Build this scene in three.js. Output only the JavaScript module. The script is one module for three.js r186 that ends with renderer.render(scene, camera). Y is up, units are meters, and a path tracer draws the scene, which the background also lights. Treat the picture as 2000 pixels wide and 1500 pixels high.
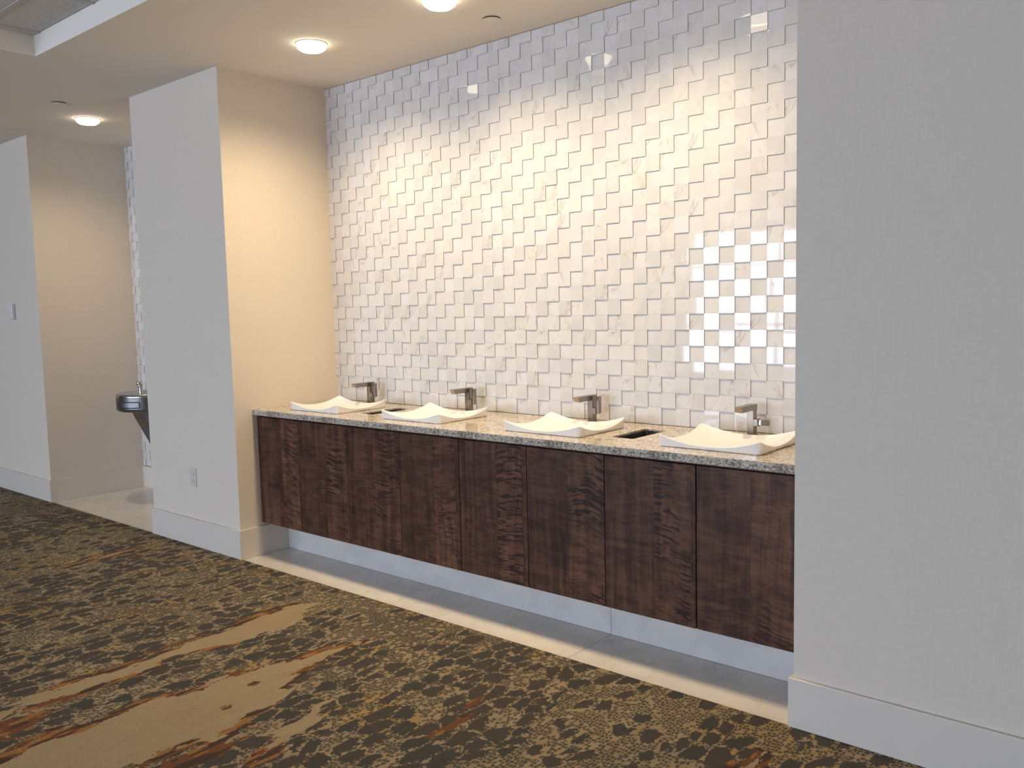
import * as THREE from 'three';
import { RoundedBoxGeometry } from 'three/addons/geometries/RoundedBoxGeometry.js';
import { RectAreaLightUniformsLib } from 'three/addons/lights/RectAreaLightUniformsLib.js';
import { mergeGeometries } from 'three/addons/utils/BufferGeometryUtils.js';

// ---------------------------------------------------------------- camera, sky, daylight, exposure
const scene = new THREE.Scene();
const camera = new THREE.PerspectiveCamera(2 * Math.atan(750 / 1689) * 180 / Math.PI, 4 / 3, 0.05, 100);
camera.rotation.order = 'YXZ';
camera.position.set(4.357, 1.416, 3.441);
camera.rotation.set(-0.0893, 0.703, -0.0236);
scene.add(camera);
scene.background = new THREE.Color(0.82, 0.93, 1.06);
scene.backgroundIntensity = 2.5;
const renderer = new THREE.WebGLRenderer({ antialias: true });
renderer.toneMapping = THREE.LinearToneMapping;
renderer.toneMappingExposure = 0.92;
renderer.shadowMap.enabled = true;
RectAreaLightUniformsLib.init();

const DAY = new THREE.Color(0.76, 0.91, 1.19), DAY_POWER = 11.8;      // light of the sky through each hall window
const WARM = new THREE.Color(1.0, 0.78, 0.49), LAMP_POWER = 8.8;    // ceiling lamps
// the room: x along the vanity wall, y up, z towards the hall
const H = 2.766, D = 0.742, XR = 3.263, XP = -0.9956, XF = -2.588, BACK = 12, LEFT = -14, RIGHT = 10;
const WINDOWS = [-4.1, 0.9], WIN_W = 3.6, SILL = 0.1, HEAD = 2.7;

for (const x of WINDOWS) {
  const l = new THREE.RectAreaLight(DAY, DAY_POWER, WIN_W - 0.1, HEAD - SILL - 0.1);
  l.position.set(x + WIN_W / 2, (SILL + HEAD) / 2, BACK + 0.04);
  l.lookAt(x + WIN_W / 2, (SILL + HEAD) / 2, 0);
  l.name = 'window_light';
  scene.add(l);
}

// ---------------------------------------------------------------- helpers
let seed = 7;
const rnd = () => { seed = (seed * 1664525 + 1013904223) >>> 0; return seed / 4294967296; };
const used = {};
function numbered(n) { const k = used[n] = (used[n] || 0) + 1; return k === 1 ? n : `${n}_${String(k - 1).padStart(3, '0')}`; }
function mesh(name, geo, mat, parent) {
  const m = new THREE.Mesh(geo, mat);
  m.name = numbered(name); m.castShadow = m.receiveShadow = true;
  (parent || scene).add(m);
  return m;
}
function struct(name, geo, mat, parent) { const m = mesh(name, geo, mat, parent); if (!parent) m.userData.kind = 'structure'; return m; }
function structGroup(name) { const g = new THREE.Group(); g.name = numbered(name); g.userData.kind = 'structure'; scene.add(g); return g; }
function thing(name, label, category, at = [0, 0, 0], group) {
  const g = new THREE.Group(); g.name = numbered(name); g.position.set(...at); scene.add(g);
  g.userData = { label, category }; if (group) g.userData.group = group;
  return g;
}
function copy(src, at, label) {
  const c = src.clone(); c.name = numbered(src.name); c.position.set(...at); c.userData = { ...src.userData, label };
  scene.add(c); return c;
}
function uvMetres(g, s = 1) {                 // texture coordinates in metres from position and normal
  const p = g.attributes.position, n = g.attributes.normal, uv = new Float32Array(p.count * 2);
  for (let i = 0; i < p.count; i++) {
    const ax = Math.abs(n.getX(i)), ay = Math.abs(n.getY(i)), az = Math.abs(n.getZ(i));
    let u, v;
    if (ay >= ax && ay >= az) { u = p.getX(i); v = p.getZ(i); } else if (ax >= az) { u = p.getZ(i); v = p.getY(i); } else { u = p.getX(i); v = p.getY(i); }
    uv[2 * i] = u / s; uv[2 * i + 1] = v / s;
  }
  g.setAttribute('uv', new THREE.BufferAttribute(uv, 2));
  return g;
}
function box(x0, x1, y0, y1, z0, z1, r = 0, s = 1) {
  const g = r ? new RoundedBoxGeometry(x1 - x0, y1 - y0, z1 - z0, 2, r) : new THREE.BoxGeometry(x1 - x0, y1 - y0, z1 - z0);
  g.translate((x0 + x1) / 2, (y0 + y1) / 2, (z0 + z1) / 2);
  return uvMetres(g, s);
}
function planExtrude(pts, y0, h, bevel = 0, holes = []) {       // a plan outline [x, z] raised from y0
  const sh = new THREE.Shape(pts.map(([x, z]) => new THREE.Vector2(x, -z)));
  for (const hp of holes) sh.holes.push(new THREE.Path(hp.map(([x, z]) => new THREE.Vector2(x, -z))));
  const g = new THREE.ExtrudeGeometry(sh, { depth: h - 2 * bevel, bevelEnabled: bevel > 0, bevelSize: bevel, bevelThickness: bevel, bevelOffset: -bevel, bevelSegments: 2 });
  g.rotateX(-Math.PI / 2); g.translate(0, y0 + bevel, 0);
  return g;
}
// noise that repeats every (px, py) cells
function hash(x, y, s) { let h = (x * 374761393 + y * 668265263 + s * 2147483647 + 1013) | 0; h = Math.imul(h ^ (h >>> 13), 1274126177); h ^= h >>> 16; h = Math.imul(h, 2246822519); return ((h ^ (h >>> 15)) >>> 0) / 4294967296; }
const mod = (a, n) => ((a % n) + n) % n;
function vnoise(x, y, px, py, s) {
  const xi = Math.floor(x), yi = Math.floor(y), fx = x - xi, fy = y - yi;
  const u = fx * fx * fx * (fx * (fx * 6 - 15) + 10), v = fy * fy * fy * (fy * (fy * 6 - 15) + 10);
  const x0 = mod(xi, px), x1 = mod(xi + 1, px), y0 = mod(yi, py), y1 = mod(yi + 1, py);
  const a = hash(x0, y0, s), b = hash(x1, y0, s), c = hash(x0, y1, s), d = hash(x1, y1, s);
  return a + (b - a) * u + (c - a) * v + (a - b - c + d) * u * v;
}
function fbm(x, y, px, py, s, oct) {         // 0..1
  let t = 0, a = 0.5, n = 0;
  for (let o = 0; o < oct; o++) { t += a * vnoise(x, y, px, py, s + o * 17); n += a; x *= 2; y *= 2; px *= 2; py *= 2; a *= 0.5; }
  return t / n;
}
const R2 = [0, 0, 0];
function voronoi(x, y, px, py, s) {           // F1, F2 and the id of the nearest cell
  const xi = Math.floor(x), yi = Math.floor(y); let f1 = 9, f2 = 9, id = 0;
  for (let j = -1; j <= 1; j++) for (let i = -1; i <= 1; i++) {
    const cx = mod(xi + i, px), cy = mod(yi + j, py);
    const dx = xi + i + 0.1 + 0.8 * hash(cx, cy, s) - x, dy = yi + j + 0.1 + 0.8 * hash(cx, cy, s + 5) - y, d = dx * dx + dy * dy;
    if (d < f1) { f2 = f1; f1 = d; id = hash(cx, cy, s + 9); } else if (d < f2) f2 = d;
  }
  R2[0] = Math.sqrt(f1); R2[1] = Math.sqrt(f2); R2[2] = id;
  return R2;
}
const sstep = (a, b, x) => { const t = Math.min(1, Math.max(0, (x - a) / (b - a))); return t * t * (3 - 2 * t); };
const mix3 = (a, b, t) => [a[0] + (b[0] - a[0]) * t, a[1] + (b[1] - a[1]) * t, a[2] + (b[2] - a[2]) * t];
const toS = (v) => Math.round(255 * Math.min(1, Math.max(0, v <= 0.0031308 ? v * 12.92 : 1.055 * Math.pow(v, 1 / 2.4) - 0.055)));
function texture(w, h, fn, srgb = true) {     // fn(u, v) gives linear colours (or raw values when srgb is false)
  const d = new Uint8Array(w * h * 4);
  for (let j = 0; j < h; j++) for (let i = 0; i < w; i++) {
    const c = fn((i + 0.5) / w, (j + 0.5) / h), k = (j * w + i) * 4;
    if (srgb) { d[k] = toS(c[0]); d[k + 1] = toS(c[1]); d[k + 2] = toS(c[2]); } else { d[k] = d[k + 1] = d[k + 2] = Math.round(255 * Math.min(1, Math.max(0, c))); }
    d[k + 3] = 255;
  }
  const t = new THREE.DataTexture(d, w, h, THREE.RGBAFormat);
  t.wrapS = t.wrapT = THREE.RepeatWrapping; t.magFilter = THREE.LinearFilter; t.minFilter = THREE.LinearMipmapLinearFilter; t.generateMipmaps = true;
  if (srgb) t.colorSpace = THREE.SRGBColorSpace;
  t.needsUpdate = true;
  return t;
}

// ---------------------------------------------------------------- materials
// white marble with grey and tan veins, one metre to the repeat
function marbleColor(u, v, strong) {
  const x = u * 8, y = v * 8, B = 1 << 20;
  const w = fbm(x * 0.8, y * 0.8, B, B, 11, 3) - 0.5, w2 = vnoise(x * 7, y * 7, B, B, 23) - 0.5;
  const s = 0.86 * x - 0.5 * y + 0.55 * w + 0.05 * w2, t = 0.5 * x + 0.86 * y;      // across and along the veins
  const s2 = 0.93 * x + 0.36 * y + 0.6 * w + 0.06 * w2, t2 = -0.36 * x + 0.93 * y;
  const r1 = 1 - Math.abs(2 * fbm(s * 2.6, t * 0.42, B, B, 41, 2) - 1), r2 = 1 - Math.abs(2 * fbm(s2 * 3.6, t2 * 0.5, B, B, 57, 2) - 1);
  const m1 = sstep(0.50, 0.66, fbm(x * 0.9, y * 0.9, B, B, 71, 3)), m2 = sstep(0.52, 0.68, fbm(x * 1.3, y * 1.3, B, B, 83, 2));
  const broken = sstep(0.25, 0.6, fbm(x * 5, y * 5, B, B, 87, 2));
  const v1 = sstep(0.90, 0.99, r1) * m1 * broken, v2 = sstep(0.91, 0.99, r2) * m2 * broken;
  let c = mix3([0.645, 0.632, 0.616], [0.70, 0.69, 0.678], sstep(0.35, 0.65, fbm(x, y, B, B, 31, 4)));
  c = mix3(c, [0.74, 0.705, 0.655], 0.5 * sstep(0.5, 0.72, fbm(s * 1.2, t * 0.5, B, B, 91, 3)));
  c = mix3(c, [0.43, 0.395, 0.35], strong * 0.62 * v1);
  c = mix3(c, [0.50, 0.45, 0.38], strong * 0.5 * v2);
  return c;
}
const marbleTex = texture(1024, 1024, (u, v) => marbleColor(u, v, 1));
const slabTex = texture(1024, 1024, (u, v) => marbleColor(u * 1.2, v * 1.2, 0.6).map((q) => q * 1.09));
slabTex.wrapS = slabTex.wrapT = THREE.MirroredRepeatWrapping;
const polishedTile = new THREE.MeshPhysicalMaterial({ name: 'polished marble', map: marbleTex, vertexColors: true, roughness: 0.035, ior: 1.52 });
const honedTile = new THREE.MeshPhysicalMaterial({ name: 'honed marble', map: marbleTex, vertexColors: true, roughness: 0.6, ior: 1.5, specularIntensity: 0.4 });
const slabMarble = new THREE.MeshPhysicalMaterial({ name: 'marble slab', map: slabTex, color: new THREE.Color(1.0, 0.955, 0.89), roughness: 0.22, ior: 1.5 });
const plinthShadeMarble = new THREE.MeshPhysicalMaterial({ name: 'plinth marble', map: slabTex, color: new THREE.Color(0.82, 0.81, 0.8), roughness: 0.3, ior: 1.5 });  // same marble as the floor slabs, its colour darkened for shade under the cabinet
const grout = new THREE.MeshStandardMaterial({ name: 'grout', color: new THREE.Color(0.42, 0.38, 0.33), roughness: 0.9 });

// speckled granite, half a metre to the repeat
const graniteTex = texture(1024, 1024, (u, v) => {
  const x = u * 50, y = v * 50;
  const wx = 1.2 * (fbm(x * 0.32, y * 0.32, 16, 16, 3, 2) - 0.5);
  const a = voronoi(x + wx, y - wx, 50, 50, 101), id = a[2], e = a[1] - a[0];
  let c = id < 0.36 ? [0.60, 0.52, 0.41] : id < 0.68 ? [0.50, 0.42, 0.32] : id < 0.84 ? [0.64, 0.60, 0.53] : [0.33, 0.265, 0.20];
  const b = voronoi(x * 2.2 + wx, y * 2.2, 110, 110, 131);
  if (b[2] < 0.17) c = mix3(c, [0.035, 0.033, 0.033], 0.85 * sstep(0.62, 0.4, b[0]));
  else if (b[2] > 0.88) c = mix3(c, [0.62, 0.58, 0.52], 0.6);
  const blotch = fbm(x * 0.16, y * 0.16, 8, 8, 151, 3);
  c = mix3(c, [0.10, 0.095, 0.09], 0.55 * sstep(0.56, 0.68, blotch) * sstep(0.3, 0.9, hash(Math.floor(id * 999), 3, 4)));
  return mix3(c, [0.3, 0.25, 0.19], 0.5 * sstep(0.12, 0.0, e));
});
const granite = new THREE.MeshPhysicalMaterial({ name: 'granite', map: graniteTex, roughness: 0.12, ior: 1.5 });

// dark stained figured maple: an atlas of eight door faces, four by two
const woodTex = texture(2048, 2048, (u, v) => {
  const col = Math.floor(u * 4), row = Math.floor(v * 2), k = row * 4 + col, fu = u * 4 - col, fv = v * 2 - row;
  const X = fu * 0.4, Y = fv * 0.63, B = 1 << 20;                         // metres on the door
  const r = (n) => hash(k, n, 77);
  const j1 = 0.50 + 0.09 * r(1), j2 = 0.90 + 0.08 * r(2);
  const leaf = fu < j1 ? 0 : fu < j2 ? 1 : 2;
  const tone = [0.76 + 0.16 * r(3), 1.10 + 0.16 * r(4), 0.85 + 0.2 * r(5)][leaf];
  const ox = 13 * r(6 + leaf) + leaf * 5, oy = 9 * r(9 + leaf);
  const warp = fbm(X * 6 + ox, Y * 3 + oy, 4096, 4096, 5, 3) - 0.5;
  const fine = vnoise((X + 0.01 * warp) * 620 + ox, Y * 9 + oy, 1 << 20, 1 << 20, 9), mid = fbm((X + 0.05 * warp) * 60 + ox, Y * 2.5 + oy, 1 << 20, 1 << 20, 12, 3);
  const cross = vnoise(X * 14 + ox, Y * 240 + oy, 1 << 20, 1 << 20, 15);
  const mott = fbm(X * 16 + ox + 2 * warp, Y * 46 + oy, B, B, 19, 3), pores = vnoise(X * 900 + ox, Y * 22 + oy, B, B, 21);
  let c = mix3([0.062, 0.026, 0.0140], [0.155, 0.070, 0.038], sstep(0.2, 0.8, mid * 0.5 + 0.5 * mott));
  c = c.map((q) => q * tone * (0.80 + 0.40 * fine) * (0.86 + 0.28 * cross) * (pores > 0.76 ? 0.74 : 1));
  c = mix3(c, [c[0] * 0.52, c[1] * 0.47, c[2] * 0.55], sstep(0.54, 0.72, fbm(X * 6 + ox + 3, Y * 5 + oy, B, B, 25, 4)) * (leaf === 0 ? 0.6 : 0.35));   // smoky stain
  // curly figure: short dark strokes across the grain, strongest in some leaves
  const amp = [0.4, 1, 0.6][leaf] * (0.7 + 0.3 * r(20 + leaf));
  const sy = Y + 0.012 * Math.sin(X * 20 + k) + 0.05 * X + 0.03 * warp;
  const st = vnoise(X * 24 + ox + 2 * warp, sy * 150 + oy, B, B, 29) * 0.8 + 0.2 * vnoise(X * 80 + ox, sy * 260 + oy, B, B, 30);
  const patch = (leaf === 1 ? 0.35 : 0) + (leaf === 1 ? 0.65 : 1) * sstep(0.40, 0.54, fbm(X * 8 + ox, Y * 5 + oy + 7, B, B, 33, 2));
  c = mix3(c, [0.020, 0.0095, 0.0072], 0.9 * amp * patch * sstep(0.54, 0.63, st));
  const d = Math.min(Math.abs(fu - j1), Math.abs(fu - j2));
  return d < 0.004 ? c.map((q) => q * 0.8) : c;
});
const wood = new THREE.MeshPhysicalMaterial({ name: 'stained maple', map: woodTex, roughness: 0.5, ior: 1.45, specularIntensity: 0.6 });
const carcassWood = new THREE.MeshStandardMaterial({ name: 'stained rail', color: new THREE.Color(0.085, 0.043, 0.029), roughness: 0.5 });

// patterned carpet, four metres to the repeat; streaks run along z
const STREAKS = [   // [z, x from, x to] along each tan streak, from the photograph's floor
  [[0.93, 1.0, 1.005], [1.0, 0.93, 1.0], [1.08, 0.89, 1.05], [1.2, 0.90, 1.12], [1.3, 0.91, 1.13], [1.46, 0.93, 1.11], [1.6, 0.93, 1.07], [1.75, 0.945, 1.02], [1.85, 0.955, 1.07], [2.0, 0.94, 1.09], [2.1, 0.92, 1.05], [2.3, 0.98, 1.03], [2.7, 0.95, 1.1]],
  [[1.10, 1.54, 1.56], [1.2, 1.50, 1.545], [1.32, 1.47, 1.55], [1.45, 1.455, 1.57], [1.52, 1.41, 1.60], [1.61, 1.40, 1.66], [1.66, 1.39, 1.715], [1.79, 1.37, 1.75], [1.88, 1.355, 1.80], [2.0, 1.335, 1.81], [2.05, 1.33, 1.76], [2.24, 1.35, 1.75], [2.36, 1.31, 1.74], [2.5, 1.36, 1.74], [3.0, 1.45, 1.6]],
  [[1.54, 1.865, 1.885], [1.64, 1.845, 1.91], [1.7, 1.875, 1.955], [1.8, 1.9, 1.99], [1.9, 1.95, 2.03], [2.02, 2.02, 2.05]],
  [[0.95, 3.25, 3.26], [1.2, 3.23, 3.31], [1.5, 3.25, 3.28]],
  [[2.6, 2.5, 2.6], [3.0, 2.48, 2.72], [3.5, 2.45, 2.55]],
  [[2.7, 0.37, 0.43], [3.1, 0.26, 0.58], [3.6, 0.32, 0.4]],
];
const RUST = [[1.15, 2.38, 0.08, 0.12], [1.85, 2.09, 0.055, 0.13], [1.06, 2.2, 0.03, 0.1], [2.36, 1.42, 0.02, 0.11], [2.30, 1.27, 0.018, 0.05], [1.45, 1.36, 0.015, 0.13], [0.9, 1.62, 0.015, 0.13], [1.62, 1.84, 0.022, 0.03], [1.52, 1.66, 0.015, 0.02], [2.5, 1.9, 0.03, 0.1]];
const carpetTex = texture(2048, 2048, (u, v) => {
  const X = u * 4, Z = v * 4;
  const f1 = vnoise(X * 90, Z * 60, 360, 240, 201) - 0.5, f2 = vnoise(X * 200, Z * 160, 800, 640, 207) - 0.5, lo = fbm(X * 1.5, Z * 1.5, 6, 6, 211, 3), lo2 = fbm(X * 2.5, Z * 2, 10, 8, 219, 3);
  const wx = 0.012 * f1 + 0.011 * f2 + 0.05 * (fbm(X * 5, Z * 4, 20, 16, 225, 2) - 0.5), wz = 0.018 * (vnoise(X * 80, Z * 60, 320, 240, 231) - 0.5) + 0.010 * (vnoise(X * 190, Z * 190, 760, 760, 233) - 0.5) + 0.07 * (fbm(X * 4, Z * 4, 16, 16, 237, 2) - 0.5);
  const yarn = 0.86 + 0.28 * hash(Math.floor(u * 2048), Math.floor(v * 2048), 241);
  // tan ground
  let c = mix3([0.25, 0.186, 0.102], [0.34, 0.262, 0.15], fbm(X * 30, Z * 4, 120, 16, 245, 3));
  const ochre = sstep(0.60, 0.68, fbm(X * 5, Z * 3.25, 20, 13, 249, 3));
  // dark cells like a reptile's skin, and a finer crackle between them
  const a = voronoi((X + wx) * 15, (Z + wz) * 9.5, 60, 38, 253), e = a[1] - a[0], id = a[2];
  const big = sstep(0.42, 0.62, lo2);
  const thr = 0.13 + 0.30 * (1 - big) * hash(Math.floor(id * 4096), 1, 2) + 0.16 * (f1 + f2);
  const b = voronoi((X + 0.22 * wx) * 74, (Z + 0.2 * wz) * 52, 296, 208, 259), eb = b[1] - b[0];
  const whole = id > 0.56 - 0.30 * big;
  let dark = 0;
  if (whole && e > thr) dark = 1;
  else if (eb > 0.15 + 0.28 * (lo - 0.45) + 0.22 * f2 && b[2] > (whole ? 0.45 : 0.14 + 0.9 * Math.max(0, lo2 - 0.5))) dark = 0.9;
  const shade = hash(Math.floor(id * 4096), 7, 3);
  const dk = mix3(shade < 0.35 ? [0.038, 0.038, 0.030] : [0.052, 0.041, 0.031], [0.068, 0.054, 0.041], 0.6 * (f2 + 0.5));
  c = mix3(c, [0.34, 0.215, 0.055], 0.8 * ochre * (hash(Math.floor(b[2] * 999), 2, 8) < 0.55 ? 1 : 0.15));
  c = mix3(c, dk, dark);
  // streaks with ragged edges, fringed in orange and rust
  const rag = 0.10 * (fbm(X * 22, Z * 7, 88, 28, 263, 4) - 0.5) + 0.03 * (vnoise(X * 80, Z * 20, 320, 80, 269) - 0.5) + 0.012 * f2;
  let best = -9, side = 0;
  for (const line of STREAKS) for (let i = 0; i + 1 < line.length; i++) {
    const [z0, a0, b0] = line[i], [z1, a1, b1] = line[i + 1];
    if (Z < z0 || Z > z1) continue;
    const t = (Z - z0) / (z1 - z0), l = X - (a0 + (a1 - a0) * t), h = b0 + (b1 - b0) * t - X, d = Math.min(l, h);
    if (d > best) { best = d; side = l < h ? 1 : 0; }
  }
  const inside = best + rag;
  const fr = fbm(X * 7, Z * 2.5, 28, 10, 277, 3), fr2 = vnoise(X * 70, Z * 14, 280, 56, 281);
  if (inside > 0) c = mix3([0.29, 0.214, 0.114], [0.365, 0.28, 0.165], 0.35 * fbm(X * 40, Z * 4, 160, 16, 285, 3) + 0.35 * vnoise(X * 110, Z * 24, 440, 96, 287) + 0.3 * lo2);
  const band = (side ? 0.007 : 0.003) + 0.017 * sstep(0.44, 0.62, fr);
  if (best > -0.15 && Math.abs(inside + 0.003) < band && fr > 0.40) c = fr2 > 0.66 ? [0.27, 0.125, 0.028] : fr2 > 0.44 ? [0.15, 0.055, 0.014] : [0.050, 0.026, 0.015];
  for (const [rx, rz, rw, rl] of RUST) {
    const q = Math.hypot((X - rx) / rw, (Z - rz) / rl) + 1.5 * (fbm(X * 24, Z * 7, 96, 28, 293, 3) - 0.5) + 0.7 * f1;
    if (q < 0.95) c = fr2 > 0.76 ? [0.27, 0.125, 0.028] : fr2 > 0.25 ? [0.145, 0.052, 0.014] : [0.05, 0.026, 0.015];
  }
  return c.map((q) => q * yarn);
});
const pileTex = texture(512, 512, (u, v) => 0.5 * hash(Math.floor(u * 256), Math.floor(v * 256), 301) + 0.5 * vnoise(u * 170, v * 170, 170, 170, 305), false);
pileTex.repeat.set(8, 8);
const carpetMat = new THREE.MeshStandardMaterial({ name: 'carpet', map: carpetTex, bumpMap: pileTex, bumpScale: 0.003, roughness: 0.96 });

// linen-weave wallpaper, 0.4 m to the repeat
const weave = (u, v) => 0.5 * vnoise(u * 250, v * 16, 250, 16, 311) + 0.5 * vnoise(u * 16, v * 250, 16, 250, 317);
const paperTex = texture(512, 512, (u, v) => { const w = 0.965 + 0.07 * weave(u, v); return [0.74 * w, 0.655 * w, 0.55 * w]; });
const paperBump = texture(512, 512, (u, v) => weave(u, v), false);
const wallpaper = new THREE.MeshStandardMaterial({ name: 'woven wallpaper', map: paperTex, bumpMap: paperBump, bumpScale: 0.0003, roughness: 0.85 });
const trimPaint = new THREE.MeshStandardMaterial({ name: 'trim paint', color: new THREE.Color(0.72, 0.65, 0.565), roughness: 0.4 });
const ceilingPaint = new THREE.MeshStandardMaterial({ name: 'ceiling paint', color: new THREE.Color(0.88, 0.81, 0.71), roughness: 0.9 });
const plaster = new THREE.MeshStandardMaterial({ name: 'plaster', color: new THREE.Color(0.6, 0.58, 0.55), roughness: 0.9 });
const acousticTex = texture(256, 256, (u, v) => { const s = vnoise(u * 90, v * 90, 90, 90, 331) > 0.84 ? 0.72 : 1; return [0.7 * s, 0.67 * s, 0.63 * s]; });
const acoustic = new THREE.MeshStandardMaterial({ name: 'acoustic tile', map: acousticTex, roughness: 0.95 });
const gridMetal = new THREE.MeshStandardMaterial({ name: 'grid metal', color: new THREE.Color(0.55, 0.53, 0.5), roughness: 0.5 });
const ceramic = new THREE.MeshPhysicalMaterial({ name: 'white vitreous china', color: new THREE.Color(0.84, 0.83, 0.81), roughness: 0.12, clearcoat: 0.6, clearcoatRoughness: 0.03 });
const nickel = new THREE.MeshPhysicalMaterial({ name: 'brushed nickel', color: new THREE.Color(0.30, 0.26, 0.22), metalness: 1, roughness: 0.28 });
const steel = new THREE.MeshPhysicalMaterial({ name: 'stainless steel', color: new THREE.Color(0.5, 0.49, 0.47), metalness: 1, roughness: 0.24 });
const darkSteel = new THREE.MeshPhysicalMaterial({ name: 'satin steel', color: new THREE.Color(0.2, 0.2, 0.2), metalness: 1, roughness: 0.38 });
const whitePlastic = new THREE.MeshStandardMaterial({ name: 'white plastic', color: new THREE.Color(0.75, 0.74, 0.71), roughness: 0.35 });
const ivoryPlastic = new THREE.MeshStandardMaterial({ name: 'ivory plastic', color: new THREE.Color(0.66, 0.63, 0.55), roughness: 0.4 });
const darkSlot = new THREE.MeshStandardMaterial({ name: 'dark slot', color: new THREE.Color(0.05, 0.05, 0.05), roughness: 0.6 });
const greyPlastic = new THREE.MeshStandardMaterial({ name: 'grey plastic', color: new THREE.Color(0.3, 0.3, 0.31), roughness: 0.4 });
const glow = new THREE.MeshStandardMaterial({ name: 'lamp diffuser', color: 0xffffff, emissive: new THREE.Color(1, 0.86, 0.64), emissiveIntensity: 9 });
const glass = new THREE.MeshPhysicalMaterial({ name: 'window glass', color: 0xffffff, transmission: 1, thickness: 0, roughness: 0, ior: 1.5 });
const frameMetal = new THREE.MeshStandardMaterial({ name: 'window frame', color: new THREE.Color(0.35, 0.35, 0.36), roughness: 0.5 });

// ---------------------------------------------------------------- the room
const T = 0.0135, HB = 0.172, CARPET_Z = 0.748, CP = 0.004;
struct('floor', box(LEFT, RIGHT, -0.15, -0.02, -0.2, BACK + 0.2), plaster);
struct('floor_carpet', box(LEFT, RIGHT, -0.02, CP, CARPET_Z, BACK, 0, 4), carpetMat);
struct('wall_pilaster_left', box(XP, 0, -0.02, H, 0, D, 0, 0.4), wallpaper);
struct('wall_pilaster_far_left', box(LEFT, XF, -0.02, H, 0, D, 0, 0.4), wallpaper);
struct('wall_pilaster_right', box(XR, RIGHT, -0.02, H, 0, D, 0, 0.4), wallpaper);
struct('wall_left', box(LEFT - 0.15, LEFT, -0.15, H + 0.3, -0.2, BACK + 0.2, 0, 0.4), wallpaper);
struct('wall_right', box(RIGHT, RIGHT + 0.15, -0.15, H + 0.3, -0.2, BACK + 0.2, 0, 0.4), wallpaper);
const ZTOE = 0.4246;
const u = (pts, y = HB) => planExtrude(pts, 0, y, 0.003);
struct('baseboard_left', u([[XP, 0.02], [XP, D], [0, D], [0, ZTOE], [T, ZTOE], [T, D + T], [XP - T, D + T], [XP - T, 0.02]]), trimPaint);
struct('baseboard_far_left', u([[LEFT, D], [XF, D], [XF, 0.02], [XF + T, 0.02], [XF + T, D + T], [LEFT, D + T]]), trimPaint);
struct('baseboard_right', u([[XR, ZTOE], [XR, D], [RIGHT, D], [RIGHT, D + T], [XR - T, D + T], [XR - T, ZTOE]]), trimPaint);
struct('baseboard_fountain', box(XF + T, XP - T, 0, HB, 0.011, 0.011 + T, 0.003), trimPaint);

// ceiling: a lower band round a raised coffer of lay-in panels
const RX = -0.485, RZ = 1.486, RZ2 = 10.6, RH = 0.1;
struct('ceiling', mergeGeometries([
  box(LEFT, RIGHT, H, H + 0.3, -0.2, RZ), box(LEFT, RX, H, H + 0.3, RZ, RZ2), box(LEFT, RIGHT, H, H + 0.3, RZ2, BACK + 0.2), box(RX, RIGHT, H + 0.2, H + 0.3, RZ, RZ2)]), ceilingPaint);
const coffer = structGroup('ceiling_coffer');
const gx = [RX, -0.41], gz = [RZ, 1.73];
while (gx[gx.length - 1] < RIGHT) gx.push(Math.min(RIGHT, gx[gx.length - 1] + 0.61));
while (gz[gz.length - 1] < RZ2) gz.push(Math.min(RZ2, gz[gz.length - 1] + 0.61));
const panelCache = {};
for (let i = 0; i + 1 < gx.length; i++) for (let j = 0; j + 1 < gz.length; j++) {
  const w = gx[i + 1] - gx[i], d = gz[j + 1] - gz[j]; if (w < 0.03 || d < 0.03) continue;
  const key = w.toFixed(3) + d.toFixed(3);
  const g = panelCache[key] ||= box(-w / 2 + 0.006, w / 2 - 0.006, 0, 0.02, -d / 2 + 0.006, d / 2 - 0.006, 0, 0.6);
  const m = mesh('ceiling_panel', g, acoustic, coffer); m.position.set((gx[i] + gx[i + 1]) / 2, H + RH + 0.004, (gz[j] + gz[j + 1]) / 2);
}
for (const x of gx.slice(1, -1)) mesh('grid_bar', box(x - 0.012, x + 0.012, H + RH - 0.001, H + RH + 0.004, RZ, RZ2), gridMetal, coffer);
for (const z of gz.slice(1, -1)) mesh('grid_bar', box(RX, RIGHT, H + RH, H + RH + 0.004, z - 0.012, z + 0.012), gridMetal, coffer);

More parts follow.
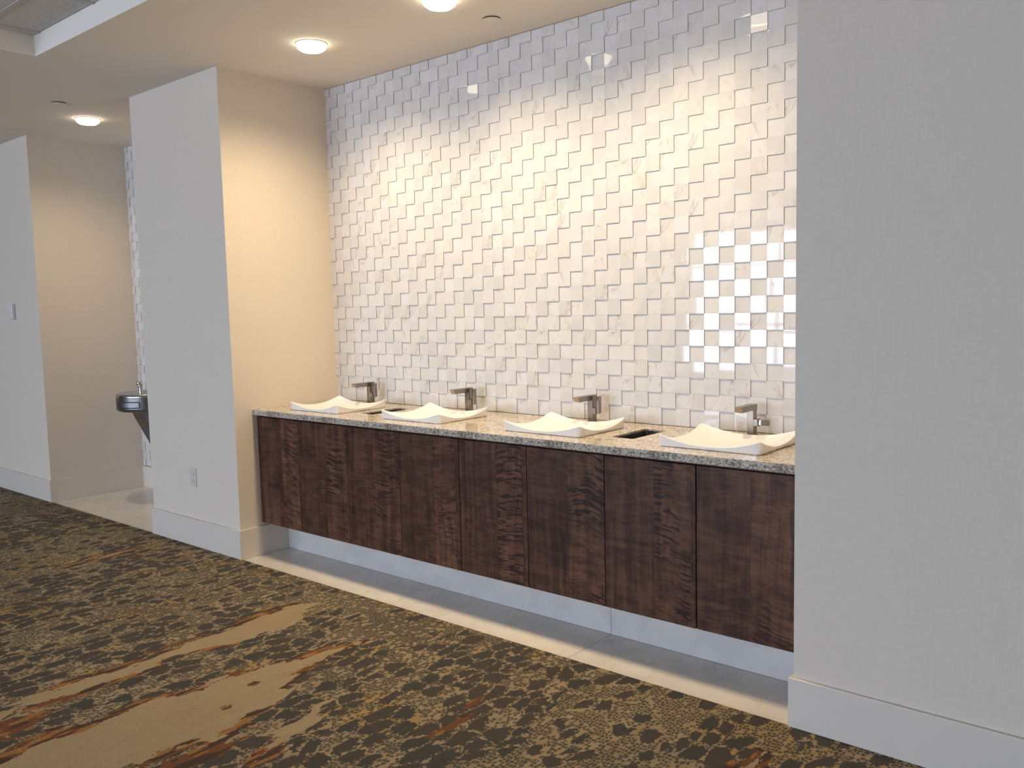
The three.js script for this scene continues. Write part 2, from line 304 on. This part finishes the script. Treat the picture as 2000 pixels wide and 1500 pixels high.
// window wall of the hall, behind the camera
const wy = [[LEFT, WINDOWS[0]], ...WINDOWS.slice(0, -1).map((x, i) => [x + WIN_W, WINDOWS[i + 1]]), [WINDOWS[WINDOWS.length - 1] + WIN_W, RIGHT]];
struct('wall_window', mergeGeometries([box(LEFT, RIGHT, -0.15, SILL, BACK, BACK + 0.2), box(LEFT, RIGHT, HEAD, H + 0.3, BACK, BACK + 0.2), ...wy.map(([a, b]) => box(a, b, SILL, HEAD, BACK, BACK + 0.2))]), plaster);
WINDOWS.forEach((x, i) => {
  const w = structGroup(`window_${i + 1}`), x1 = x + WIN_W, xm = x + WIN_W / 2;
  mesh('window_frame', mergeGeometries([box(x, x1, SILL, SILL + 0.05, BACK, BACK + 0.1), box(x, x1, HEAD - 0.05, HEAD, BACK, BACK + 0.1), box(x, x + 0.05, SILL, HEAD, BACK, BACK + 0.1), box(x1 - 0.05, x1, SILL, HEAD, BACK, BACK + 0.1)]), frameMetal, w);
  mesh('mullion', box(xm - 0.03, xm + 0.03, SILL + 0.05, HEAD - 0.05, BACK, BACK + 0.1), frameMetal, w);
  mesh('transom', box(x + 0.05, x1 - 0.05, 2.05, 2.1, BACK + 0.01, BACK + 0.09), frameMetal, w);
  mesh('transom', box(x + 0.05, x1 - 0.05, 0.92, 0.97, BACK + 0.01, BACK + 0.09), frameMetal, w);
  mesh('pane', box(x + 0.05, xm - 0.03, SILL + 0.05, HEAD - 0.05, BACK + 0.07, BACK + 0.076), glass, w);
  mesh('pane', box(xm + 0.03, x1 - 0.05, SILL + 0.05, HEAD - 0.05, BACK + 0.07, BACK + 0.076), glass, w);
});
struct('ground_outside', box(LEFT - 20, RIGHT + 20, -0.4, -0.16, BACK + 0.2, BACK + 30), new THREE.MeshStandardMaterial({ color: new THREE.Color(0.4, 0.4, 0.39), roughness: 0.95 }));

// ---------------------------------------------------------------- checkered marble mosaic
const PX = 0.071806, OX = 0.0426, PY = 0.071025, OY = 0.01684, Z_LOW = 0.006, Z_HIGH = 0.0097, CH = 0.0003, GAP = 0.00006;
function tileGeometry(w, h, z, uo, vo, flip) {      // chamfered tile from z = 0 to its face, centred; the side faces are coloured darker than the front
  const a = w / 2 - GAP, b = h / 2 - GAP, P = [], N = [], U = [], C = [], I = [];
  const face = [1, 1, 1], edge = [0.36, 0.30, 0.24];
  const quad = (p, n, col) => {
    const k = P.length / 3;
    for (const q of p) { P.push(...q); N.push(...n); const s = flip ? -1 : 1; U.push(uo + s * q[0], vo + s * q[1]); C.push(...col); }
    I.push(k, k + 1, k + 2, k, k + 2, k + 3);
  };
  const i = a - CH, j = b - CH, s = Math.SQRT1_2, zc = z - CH;
  quad([[-i, -j, z], [i, -j, z], [i, j, z], [-i, j, z]], [0, 0, 1], face);
  quad([[i, -j, z], [a, -b, zc], [a, b, zc], [i, j, z]], [s, 0, s], face);
  quad([[-a, -b, zc], [-i, -j, z], [-i, j, z], [-a, b, zc]], [-s, 0, s], face);
  quad([[-i, j, z], [i, j, z], [a, b, zc], [-a, b, zc]], [0, s, s], face);
  quad([[-a, -b, zc], [a, -b, zc], [i, -j, z], [-i, -j, z]], [0, -s, s], face);
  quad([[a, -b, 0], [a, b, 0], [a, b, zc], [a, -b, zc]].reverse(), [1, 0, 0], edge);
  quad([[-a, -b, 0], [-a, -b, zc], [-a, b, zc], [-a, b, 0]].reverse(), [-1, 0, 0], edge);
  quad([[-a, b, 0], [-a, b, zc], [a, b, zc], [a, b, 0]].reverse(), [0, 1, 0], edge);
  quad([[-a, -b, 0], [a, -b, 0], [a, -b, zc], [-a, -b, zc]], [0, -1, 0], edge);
  // make every winding agree with its normal
  for (let t = 0; t < I.length; t += 3) {
    const v = (n) => new THREE.Vector3(P[3 * n], P[3 * n + 1], P[3 * n + 2]);
    const A = v(I[t]), nn = v(I[t + 1]).sub(A).cross(v(I[t + 2]).sub(A));
    const n = I[t] * 3; if (nn.x * N[n] + nn.y * N[n + 1] + nn.z * N[n + 2] < 0) [I[t + 1], I[t + 2]] = [I[t + 2], I[t + 1]];
  }
  const g = new THREE.BufferGeometry();
  g.setAttribute('position', new THREE.Float32BufferAttribute(P, 3)); g.setAttribute('normal', new THREE.Float32BufferAttribute(N, 3));
  g.setAttribute('uv', new THREE.Float32BufferAttribute(U, 2)); g.setAttribute('color', new THREE.Float32BufferAttribute(C, 3)); g.setIndex(I);
  return g;
}
const VARIANTS = 60, tileCache = {};
const camPos = camera.position;
function mosaic(parent, x0, x1, y0, limit) {
  const tiles = [];
  const k0 = Math.floor((x0 - OX) / PX) + 1, k1 = Math.ceil((x1 - OX) / PX), m0 = Math.round((y0 - OY) / PY), m1 = Math.ceil((H - OY) / PY);
  for (let k = k0; k <= k1; k++) for (let m = m0; m < m1; m++) {
    const a = Math.max(x0, OX + PX * (k - 1)), b = Math.min(x1, OX + PX * k), c = m === m0 ? y0 : OY + PY * m, d = Math.min(H - 0.002, OY + PY * (m + 1));
    if (b - a < 0.004 || d - c < 0.004) continue;
    const high = mod(k + m, 2) === 0, x = (a + b) / 2, y = (c + d) / 2;
    const dist = Math.hypot(x - camPos.x, y - camPos.y, camPos.z);
    const seen = x < 2.97 && x > -0.01 || x0 < -1;
    const v = Math.floor(hash(k, m, 401) * VARIANTS), key = `${high}${(b - a).toFixed(4)}_${(d - c).toFixed(4)}_${v}`;
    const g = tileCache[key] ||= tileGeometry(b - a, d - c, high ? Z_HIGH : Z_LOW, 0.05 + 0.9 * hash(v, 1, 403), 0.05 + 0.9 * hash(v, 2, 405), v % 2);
    const tx = 0.011 * (hash(k, m, 411) - 0.5), ty = 0.011 * (hash(k, m, 413) - 0.5);
    tiles.push({ high, x, y, g, tx: high ? tx : 0.4 * tx, ty: high ? ty : 0.4 * ty, size: seen ? (b - a) * (d - c) * camPos.z / dist ** 3 : 0 });
  }
  for (const high of [true, false]) {
    const list = tiles.filter((t) => t.high === high).sort((p, q) => q.size - p.size), mat = high ? polishedTile : honedTile;
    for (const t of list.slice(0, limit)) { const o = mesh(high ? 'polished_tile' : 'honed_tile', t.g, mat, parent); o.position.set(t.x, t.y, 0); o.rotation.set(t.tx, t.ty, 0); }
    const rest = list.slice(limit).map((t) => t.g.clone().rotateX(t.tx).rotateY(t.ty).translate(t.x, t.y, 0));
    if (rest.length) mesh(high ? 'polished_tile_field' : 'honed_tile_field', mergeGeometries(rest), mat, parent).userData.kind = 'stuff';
  }
}
const wallBack = struct('wall_back', box(0, XR, -0.02, H, -0.2, 0), grout);
mosaic(wallBack, 0, XR, 0.8615, 300);
const wallFountain = struct('wall_fountain', box(XF, XP, -0.02, H, -0.2, 0), grout);
mosaic(wallFountain, XF, XF + 0.36, HB + 0.001, 110);
struct('wall_fountain_cladding', box(XF + 0.361, XP, HB, H, 0, 0.008), slabMarble);

// ---------------------------------------------------------------- marble floor and plinth
const floorAlcove = structGroup('floor_alcove'), SEAM = 2.3277;
mesh('setting_bed', box(0, XR, -0.02, -0.008, 0, CARPET_Z), grout, floorAlcove);
mesh('floor_slab', box(0, SEAM - 0.0009, -0.008, 0, 0, CARPET_Z, 0.0008, 1.3), slabMarble, floorAlcove);
mesh('floor_slab', box(SEAM + 0.0009, XR, -0.008, 0, 0, CARPET_Z, 0.0008, 1.3), slabMarble, floorAlcove);
const floorFountain = structGroup('floor_fountain');
mesh('setting_bed', box(XF, XP, -0.02, -0.008, 0, CARPET_Z), grout, floorFountain);
mesh('floor_slab', box(XF, XP, -0.008, 0, 0, CARPET_Z, 0.0008, 1.3), slabMarble, floorFountain);
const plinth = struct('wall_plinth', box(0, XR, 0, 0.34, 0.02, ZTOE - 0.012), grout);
mesh('plinth_slab', box(0, SEAM - 0.0009, 0.001, 0.34, ZTOE - 0.012, ZTOE, 0.0008, 1.1), plinthShadeMarble, plinth);
mesh('plinth_slab', box(SEAM + 0.0009, XR, 0.001, 0.34, ZTOE - 0.012, ZTOE, 0.0008, 1.1), plinthShadeMarble, plinth);

// ---------------------------------------------------------------- vanity cabinet with eight doors
const YC = 0.86, ZC = 0.6264, ZF = 0.5982, YB = 0.192, YTD = 0.8148, CT = 0.032;
const cab = thing('vanity_cabinet', 'long wall-hung vanity cabinet with eight dark stained wood doors under the granite countertop', 'cabinet', [0, 0, 0]);
const seams = [0.003, 0.3958, 0.8095, 1.2096, 1.6144, 2.018, 2.421, 2.8292, XR - 0.004];
for (let i = 0; i < 8; i++) {
  const a = seams[i] + (i ? 0.0016 : 0), b = seams[i + 1] - 0.0016, g = new RoundedBoxGeometry(b - a, YTD - YB, 0.02, 2, 0.0018);
  const p = g.attributes.position, uv = g.attributes.uv, col = i % 4, row = i < 4 ? 0 : 1;
  for (let k = 0; k < p.count; k++) uv.setXY(k, (col + 0.02 + 0.96 * (p.getX(k) / (b - a) + 0.5)) / 4, (row + 0.02 + 0.96 * (p.getY(k) / (YTD - YB) + 0.5)) / 2);
  g.translate((a + b) / 2, (YTD + YB) / 2, ZF - 0.01);
  const door = mesh('door', g, wood, cab);
  door.position.z = [0, 0.0006, 0, 0.0008, 0, 0.0005, 0.0015, 0][i];
}
mesh('side_panel', box(0.001, 0.019, YB, YC - CT, 0.012, ZF - 0.022), carcassWood, cab);
mesh('side_panel', box(XR - 0.019, XR - 0.001, YB, YC - CT, 0.012, ZF - 0.022), carcassWood, cab);
mesh('bottom_panel', box(0.019, XR - 0.019, YB, YB + 0.018, ZTOE + 0.001, ZF - 0.022), carcassWood, cab);
mesh('back_panel', box(0.019, XR - 0.019, 0.345, YC - CT - 0.2, 0.012, 0.024), carcassWood, cab);
mesh('top_rail', box(0.002, XR - 0.002, YTD + 0.004, YC - CT - 0.0005, ZF - 0.06, ZF - 0.003, 0.001), carcassWood, cab);
mesh('front_rail', box(0.019, XR - 0.019, YTD - 0.05, YTD + 0.003, ZF - 0.06, ZF - 0.022), carcassWood, cab);

// ---------------------------------------------------------------- granite countertop with cut-outs
function roundRect(cx, cz, a, b, r, n = 8) {
  const out = [];
  for (const [sx, sz, a0] of [[1, 1, 0], [-1, 1, 1], [-1, -1, 2], [1, -1, 3]]) for (let i = 0; i <= n; i++) {
    const t = (a0 + i / n) * Math.PI / 2; out.push([cx + sx * (a - r) + r * Math.cos(t), cz + sz * (b - r) + r * Math.sin(t)]);
  }
  return out;
}
const SINKS = [0.432, 1.208, 2.036, 2.836], SZ = 0.345, SA = 0.214, SB = 0.180;
const CHUTES = [[0.768, 0.285], [2.392, 0.282]], CHW = 0.056, CHD = 0.142;
const top = thing('countertop', 'long speckled granite countertop with four sinks and two square cut waste openings', 'countertop');
const slabGeo = planExtrude([[0.0005, 0.011], [0.0005, ZC], [XR - 0.0005, ZC], [XR - 0.0005, 0.011]], YC - CT, CT, 0.002,
  [...SINKS.map((x) => roundRect(x, SZ, SA * 0.88, SB * 0.88, 0.02)), ...CHUTES.map(([x, z]) => roundRect(x, z, CHW, CHD, 0.006, 3))]);
mesh('slab', uvMetres(slabGeo, 0.5), granite, top);
CHUTES.forEach(([x, z], i) => {               // steel sleeves lining the two waste openings
  const o = (w, d) => [[x - w, z - d], [x - w, z + d], [x + w, z + d], [x + w, z - d]];
  const t = thing('waste_chute', ['dark steel sleeve inside the waste opening between the two left sinks', 'dark steel sleeve inside the waste opening between the two right sinks'][i], 'waste chute', [0, 0, 0], 'waste chutes in the countertop');
  mesh('sleeve', planExtrude(o(CHW - 0.0005, CHD - 0.0005), YC - 0.13, 0.122, 0, [roundRect(x, z, CHW - 0.002, CHD - 0.002, 0.005, 3)]), darkSteel, t);
});

// ---------------------------------------------------------------- sinks: square bowls with four lifted corners
function sinkGeometry() {
  const ring = roundRect(0, 0, SA, SB, 0.022, 7).flatMap((p, i, all) => {           // extra points along the straight sides
    const q = all[(i + 1) % all.length], L = Math.hypot(q[0] - p[0], q[1] - p[1]), n = Math.max(1, Math.round(L / 0.014));
    return Array.from({ length: n }, (_, k) => [p[0] + (q[0] - p[0]) * k / n, p[1] + (q[1] - p[1]) * k / n]);
  });
  const LO = 0.016, HI = 0.049, DEEP = -0.045, M = ring.length, P = [], I = [];
  const rim = (p) => { const t = Math.min(1, Math.min(Math.abs(p[0]) / SA, Math.abs(p[1]) / SB) * 1.04); return LO + (HI - LO) * Math.pow(t, 2.1); };
  const inner = (p, s) => DEEP + (rim(p) - DEEP) * Math.pow(s, 2.0);
  const rows = [];
  const row = (fn) => { rows.push(P.length / 3); for (const p of ring) P.push(...fn(p)); };
  for (const s of [0.02, 0.15, 0.3, 0.45, 0.6, 0.7, 0.8, 0.88, 0.94, 0.975]) row((p) => [p[0] * s, inner(p, s), p[1] * s]);
  row((p) => [p[0] * 0.988, rim(p) - 0.0006, p[1] * 0.988]);
  row((p) => [p[0] * 0.996, rim(p) - 0.0011, p[1] * 0.996]);
  row((p) => [p[0], rim(p) - 0.0035, p[1]]);
  row((p) => [p[0] * 0.985, 0.004, p[1] * 0.985]);
  row((p) => [p[0] * 0.975, 0.0003, p[1] * 0.975]);
  row((p) => [p[0] * 0.9, 0.0003, p[1] * 0.9]);
  for (const s of [0.86, 0.7, 0.5, 0.3, 0.02]) row((p) => [p[0] * s, Math.min(0.0003, inner(p, s) - 0.008), p[1] * s]);
  for (let r = 0; r + 1 < rows.length; r++) for (let i = 0; i < M; i++) {
    const a = rows[r] + i, b = rows[r] + (i + 1) % M, c = rows[r + 1] + i, d = rows[r + 1] + (i + 1) % M;
    I.push(a, b, c, b, d, c);
  }
  const g = new THREE.BufferGeometry(); g.setAttribute('position', new THREE.Float32BufferAttribute(P, 3)); g.setIndex(I);
  g.computeVertexNormals();
  if (g.attributes.normal.getY(0) < 0) { for (let t = 0; t < I.length; t += 3) [I[t + 1], I[t + 2]] = [I[t + 2], I[t + 1]]; g.setIndex(I); g.computeVertexNormals(); }
  return uvMetres(g);
}
const sinkWhere = ['beside the cream side wall', 'right of the first waste opening', 'left of the second waste opening', 'beside the grey wall at the right'];
const sink0 = thing('vessel_sink', `white square sink with lifted corners ${sinkWhere[0]}`, 'sink', [SINKS[0], YC, SZ], 'sinks on the countertop');
mesh('basin', sinkGeometry(), ceramic, sink0);
mesh('drain', new THREE.LatheGeometry([[0.0005, 0.004], [0.018, 0.004], [0.024, 0.002], [0.026, 0], [0.026, -0.004]].map((p) => new THREE.Vector2(...p)), 28).translate(0, -0.0448, 0), steel, sink0);
for (let i = 1; i < 4; i++) copy(sink0, [SINKS[i], YC, SZ], `white square sink with lifted corners ${sinkWhere[i]}`);

// ---------------------------------------------------------------- faucets
const FZ = 0.088, FAUCETS = [0.416, 1.212, 2.010, 2.815];
const faucet0 = thing('faucet', 'square brushed nickel faucet with upright lever behind the sink beside the cream side wall', 'faucet', [FAUCETS[0], YC, FZ], 'faucets along the countertop');
mesh('base', new RoundedBoxGeometry(0.036, 0.006, 0.044, 2, 0.002).translate(0, 0.003, 0), nickel, faucet0);
mesh('body', new RoundedBoxGeometry(0.028, 0.126, 0.036, 2, 0.0018).translate(0, 0.067, 0), nickel, faucet0);
const spoutShape = new THREE.Shape([[-0.0168, 0.108], [-0.0168, 0.1302], [0.131, 0.1302], [0.119, 0.1085]].map((p) => new THREE.Vector2(...p)));
const spoutGeo = new THREE.ExtrudeGeometry(spoutShape, { depth: 0.028, bevelEnabled: true, bevelSize: 0.0012, bevelThickness: 0.0012, bevelSegments: 2 });
spoutGeo.translate(0, 0, -0.014); spoutGeo.rotateY(-Math.PI / 2);
mesh('spout', spoutGeo, nickel, faucet0);
mesh('aerator', new THREE.CylinderGeometry(0.009, 0.009, 0.004, 20).translate(0, 0.1062, 0.104), steel, faucet0);
mesh('handle_stem', new RoundedBoxGeometry(0.019, 0.03, 0.032, 2, 0.0015).translate(0.0225, 0.056, 0.002), nickel, faucet0);
const lever0 = mesh('lever', new RoundedBoxGeometry(0.013, 0.082, 0.024, 2, 0.0018).translate(0.039, 0.029, 0), nickel, faucet0);
lever0.position.y = 0.056;
const f2 = copy(faucet0, [FAUCETS[1], YC, FZ], 'square brushed nickel faucet with upright lever at the sink right of the first waste opening');
const f3 = copy(faucet0, [FAUCETS[2], YC, FZ], 'square brushed nickel faucet with upright lever at the sink left of the second waste opening');
const f4 = copy(faucet0, [FAUCETS[3], YC, FZ], 'square brushed nickel faucet with its lever turned back, nearest the grey wall');
f4.children.find((c) => c.name.startsWith('lever')).rotation.x = -1.72;

// ---------------------------------------------------------------- ceiling lamps
const LAMPS = [[0.688, 0.622, 'round ceiling lamp above the vanity near the cream side wall'], [1.603, 0.622, 'round ceiling lamp above the vanity at the top edge of the picture'], [2.518, 0.622, 'round ceiling lamp above the sink nearest the grey wall'], [XF + 0.83, 0.66, 'round ceiling lamp above the drinking fountain alcove', 0.54]];
let lamp0;
for (const [x, z, label, power = 1] of LAMPS) {
  if (!lamp0) {
    lamp0 = thing('ceiling_lamp', label, 'lamp', [x, H, z], 'round ceiling lamps');
    mesh('trim_ring', new THREE.LatheGeometry([[0.073, 0], [0.081, 0], [0.080, -0.003], [0.077, -0.004], [0.073, -0.004], [0.073, 0]].map((p) => new THREE.Vector2(...p)), 48), trimPaint, lamp0);
    mesh('diffuser', new THREE.LatheGeometry([[0.0005, -0.040], [0.03, -0.039], [0.056, -0.034], [0.070, -0.024], [0.0765, -0.010], [0.0765, -0.0045], [0.0725, -0.0042], [0.0725, 0]].map((p) => new THREE.Vector2(...p)), 48), glow, lamp0);
  } else copy(lamp0, [x, H, z], label);
  const l = new THREE.SpotLight(WARM, LAMP_POWER * power, 0, 77 * Math.PI / 180, 1, 2);
  l.position.set(x, H - 0.045, z); l.target.position.set(x, 0, z); scene.add(l.target);
  l.castShadow = true; l.shadow.radius = 3; l.name = 'lamp_light'; scene.add(l);
}

// ---------------------------------------------------------------- sprinkler covers, outlet, switch
const sp = thing('sprinkler_cover', 'flat round sprinkler cover in the ceiling between two vanity lamps', 'sprinkler', [1.60, H, 0.272], 'ceiling sprinkler covers');
mesh('cover_plate', new THREE.LatheGeometry([[0.0005, -0.009], [0.040, -0.009], [0.0425, -0.008], [0.0425, -0.0065], [0.0005, -0.0065]].map((p) => new THREE.Vector2(...p)), 40), ceilingPaint, sp);
mesh('cup', new THREE.CylinderGeometry(0.038, 0.038, 0.0066, 32).translate(0, -0.0033, 0), darkSlot, sp);
copy(sp, [-1.418, H, 0.985], 'flat round sprinkler cover in the ceiling near the drinking fountain alcove');

const outlet = thing('wall_outlet', 'ivory duplex electrical outlet low on the front of the pilaster', 'outlet', [-0.482, 0.428, D]);
mesh('cover_plate', new RoundedBoxGeometry(0.072, 0.116, 0.006, 2, 0.002).translate(0, 0, 0.003), ivoryPlastic, outlet);
for (const y of [-0.022, 0.022]) {
  const s = mesh('socket', new RoundedBoxGeometry(0.034, 0.030, 0.004, 2, 0.0018).translate(0, y, 0.0075), ivoryPlastic, outlet);
  mesh('slot', box(-0.008, -0.006, y - 0.003, y + 0.006, 0.0092, 0.0098), darkSlot, s); mesh('slot', box(0.006, 0.008, y - 0.003, y + 0.005, 0.0092, 0.0098), darkSlot, s);
}
const sw = thing('wall_control', 'small white wall control box on the far left wall', 'control', [-3.078, 1.468, D]);
mesh('housing', new RoundedBoxGeometry(0.085, 0.118, 0.026, 3, 0.004).translate(0, 0, 0.013), whitePlastic, sw);
mesh('back_plate', new RoundedBoxGeometry(0.094, 0.122, 0.004, 2, 0.0015).translate(0.004, 0, 0.002), greyPlastic, sw);
mesh('button', new RoundedBoxGeometry(0.05, 0.035, 0.004, 2, 0.0015).translate(0, -0.026, 0.027), whitePlastic, sw);
mesh('display', new RoundedBoxGeometry(0.05, 0.03, 0.003, 2, 0.001).translate(0, 0.026, 0.0265), whitePlastic, sw);

// ---------------------------------------------------------------- drinking fountain
const df = thing('drinking_fountain', 'round stainless steel drinking fountain half hidden behind the pilaster', 'drinking fountain', [-1.987, 0.835, 0.235]);
const V = (l) => l.map((p) => new THREE.Vector2(...p));
mesh('basin', new THREE.LatheGeometry(V([[0.0005, -0.145], [0.13, -0.145], [0.20, -0.135], [0.222, -0.125], [0.226, -0.11], [0.226, -0.028]]), 64), darkSteel, df);
mesh('rim', new THREE.LatheGeometry(V([[0.226, -0.028], [0.228, -0.02], [0.224, -0.004], [0.214, 0], [0.204, -0.004], [0.19, -0.022], [0.13, -0.042], [0.05, -0.052], [0.0005, -0.053]]), 64), steel, df);
const bub = mesh('bubbler', new THREE.LatheGeometry(V([[0.0005, 0], [0.022, 0], [0.022, 0.008], [0.015, 0.014], [0.015, 0.09], [0.0005, 0.09]]), 28).translate(0, -0.042, 0.055), steel, df);
mesh('bubbler_guard', new THREE.SphereGeometry(0.021, 24, 18, 0, Math.PI * 2, 0, Math.PI * 0.72).scale(1, 1.35, 1).rotateX(0.5).translate(0, 0.066, 0.062), steel, bub);
const barShape = new THREE.Shape(); const pr = 0.2285, a0 = Math.PI * 1.48, a1 = Math.PI * 1.76;
{
  const seg = [], g = [];
  for (let i = 0; i <= 14; i++) seg.push(a0 + (a1 - a0) * i / 14);
  const P = [], I = [];
  for (const t of seg) for (const [r, y] of [[pr - 0.006, -0.102], [pr + 0.004, -0.100], [pr + 0.007, -0.094], [pr + 0.007, -0.06], [pr + 0.004, -0.054], [pr - 0.006, -0.052]]) P.push(r * Math.cos(t), y, -r * Math.sin(t));
  for (let i = 0; i < 14; i++) for (let j = 0; j < 5; j++) { const a = i * 6 + j, b = a + 6; I.push(a, a + 1, b, b, a + 1, b + 1); }
  for (const e of [0, 14]) for (let j = 1; j < 5; j++) I.push(e * 6, e * 6 + j, e * 6 + j + 1);
  const bg = new THREE.BufferGeometry(); bg.setAttribute('position', new THREE.Float32BufferAttribute(P, 3)); bg.setIndex(I);
  const ng = bg.toNonIndexed(); ng.computeVertexNormals();
  mesh('push_bar', ng, darkSteel, df);
}
const arm = new THREE.Shape(V([[-0.226, -0.15], [0.095, -0.145], [0.07, -0.2], [-0.19, -0.72], [-0.226, -0.72]]));
const armG = new THREE.ExtrudeGeometry(arm, { depth: 0.15, bevelEnabled: true, bevelSize: 0.004, bevelThickness: 0.004, bevelSegments: 2 });
armG.translate(0, 0, -0.075); armG.rotateY(-Math.PI / 2);
mesh('support_arm', armG, darkSteel, df);
mesh('wall_mount', new RoundedBoxGeometry(0.3, 0.15, 0.11, 2, 0.006).translate(0, -0.085, -0.17), darkSteel, df);

renderer.render(scene, camera);
